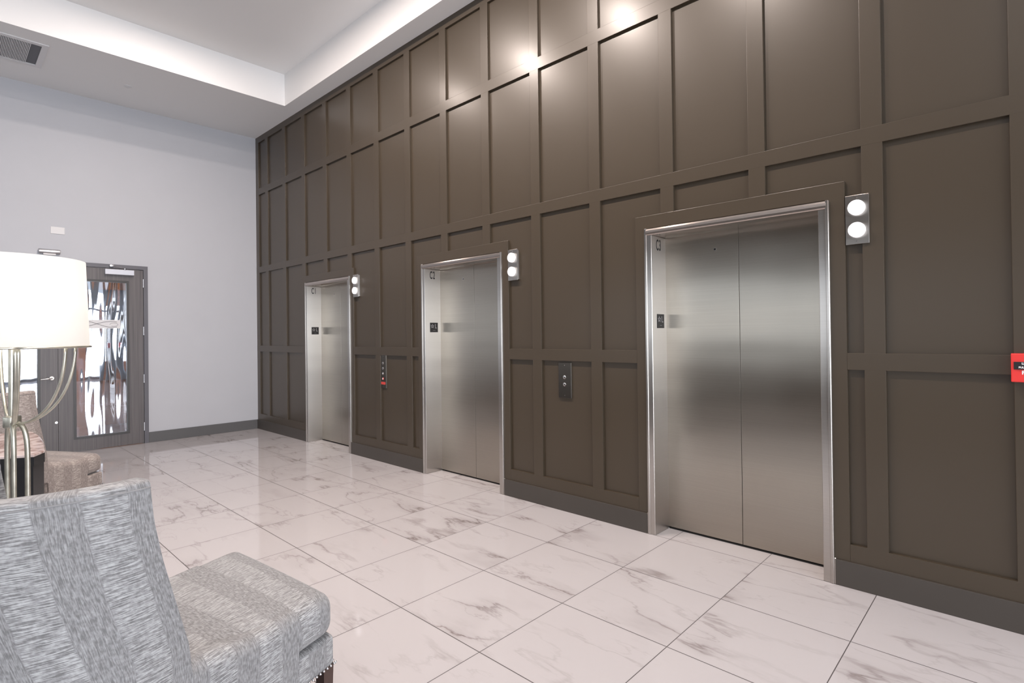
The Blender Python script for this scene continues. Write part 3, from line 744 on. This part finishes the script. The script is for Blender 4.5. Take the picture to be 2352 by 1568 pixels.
# near chair: front edge from (6.27,-2.58) to (7.04,-2.50)
c1 = armchair('armchair', 'large grey striped curved-back armchair with dark wooden legs in the left foreground', M['fabric'])
c1.location = (6.652, -2.538, 0); c1.rotation_euler = (0, 0, math.radians(5.74))
c1['group'] = 'striped lounge armchairs'
c2 = armchair('armchair', 'taupe-tinted striped armchair behind the black side table, near the double door', M['fabric2'])
th2 = math.radians(30.7); c2.rotation_euler = (0, 0, th2)
c2.location = (3.176-HW*math.cos(th2), -2.552-HW*math.sin(th2), 0); c2['group'] = 'striped lounge armchairs'

# ------------------------------------------------------------------ side table
t = thing('side_table', 'tall black side table with a pale stone top, left edge beside the lamp', 'table', (4.6, -3.35, 0))
def prism(bm, pts, z0, z1, bev=0):
    a = [bm.verts.new((x, y, z0)) for x, y in pts]; b = [bm.verts.new((x, y, z1)) for x, y in pts]; bm.faces.new(a[::-1]); bm.faces.new(b)
    for i in range(len(pts)): j = (i+1) % len(pts); bm.faces.new((a[i], a[j], b[j], b[i]))
plan = [(5.081, -3.182), (4.976, -3.126), (4.664, -3.099), (4.352, -3.086), (4.10, -3.10), (4.00, -3.15), (4.05, -3.25), (4.15, -3.72), (4.95, -3.72), (5.009, -3.31)]
plan = [(x-4.6, y+3.35) for x, y in plan]
ins = lambda k: [(x*k, y*k) for x, y in plan]
bm = B(); prism(bm, plan, .824, .84); obj('stone_top', bm, M['stone'], t).modifiers.new('bevel', 'BEVEL').width = .003
bm = B(); prism(bm, ins(1.0), .775, .8235); obj('top_rail', bm, M['tablewood'], t)
bm = B(); prism(bm, ins(.985), .04, .774); obj('cabinet_body', bm, M['tablewood'], t)
bm = B(); prism(bm, ins(.94), 0, .0395); obj('plinth', bm, M['black'], t)

# ------------------------------------------------------------------ floor lamp
LX, LY = 5.849, -3.322
t = thing('floor_lamp', 'champagne metal floor lamp with a white drum shade, left edge behind the grey armchair', 'lamp', (LX, LY, 0))
def lathe_open(rb, rt, z0, z1, seg=72, thk=.004):
    bm = B(); ring = []
    for (rr, z) in ((rb, z0), (rt, z1), (rt-thk, z1), (rb-thk, z0)):
        ring.append([bm.verts.new((rr*math.cos(2*PI*k/seg), rr*math.sin(2*PI*k/seg), z)) for k in range(seg)])
    for i in range(4):
        a, b = ring[i], ring[(i+1) % 4]
        for k in range(seg): bm.faces.new((a[k], a[(k+1) % seg], b[(k+1) % seg], b[k]))
    return bm
sh = obj('lamp_shade', lathe_open(.262, .249, 1.424, 1.795), M['shade'], t, smooth='auto')
bm = B(); tube(bm, [(.266*math.cos(2*PI*k/60), .266*math.sin(2*PI*k/60), 1.421) for k in range(61)], .0045, 8); obj('shade_ring', bm, M['bronze'], t, smooth=True)
bm = B(); cyl(bm, (0, 0, 1.085), (0, 0, 1), .030, .05, 24, bev=.006); cyl(bm, (0, 0, 1.13), (0, 0, 1), .012, .30, 16); obj('hub', bm, M['bronze'], t, smooth='auto')
bm = B(); bmesh.ops.create_uvsphere(bm, u_segments=20, v_segments=12, radius=.035, matrix=Matrix.Translation((0, 0, 1.56))); cyl(bm, (0, 0, 1.43), (0, 0, 1), .016, .10, 16); obj('bulb', bm, simple('lamp_bulb', (.95, .9, .8), .3, emit=(1, .86, .68), es=12), t, smooth='auto')
# azimuths in world: towards image right, towards the camera, to the left rear
def dirv(a): return math.cos(a), math.sin(a)
AR = math.atan2(.687, .727)
for az, sep, leg_az in ((AR, .026, AR), (AR-.77, .0045, AR-.765), (AR+2.36, .026, AR+2.57)):
    for s in (-1, 1):
        cx, cy = dirv(az); px, py = -cy, cx
        def P(rad, z, o=1): return (cx*rad+px*s*sep*o, cy*rad+py*s*sep*o, z)
        bm = B(); tube(bm, bez(P(.02, 1.10, .25), P(.17, 1.11, .5), P(.245, 1.26, 1), P(.250, 1.421, 1), 18), .0070, 8, flat=.7); obj('upper_arm', bm, M['bronze'], t, smooth=True)
    bm = B(); cx, cy = dirv(leg_az)
    def Q(rad, z): return (cx*rad, cy*rad, z)
    rl = .064
    tube(bm, bez(Q(.015, 1.105), Q(rl, 1.10), Q(rl, 1.03), Q(rl, .92), 10)+[Q(rl, .6), Q(rl, .25), Q(rl+.02, .12), Q(rl+.08, .03), Q(rl+.12, .012)], .0095, 10); obj('leg', bm, M['bronze'], t, smooth=True)
bl = bpy.data.lights.new('lamp_bulb_light', 'POINT'); bl.energy = 6; bl.color = (1, .98, .95); bl.shadow_soft_size = .04
bo = bpy.data.objects.new('lamp_bulb_light', bl); COL.objects.link(bo); bo.location = (LX, LY, 1.62)
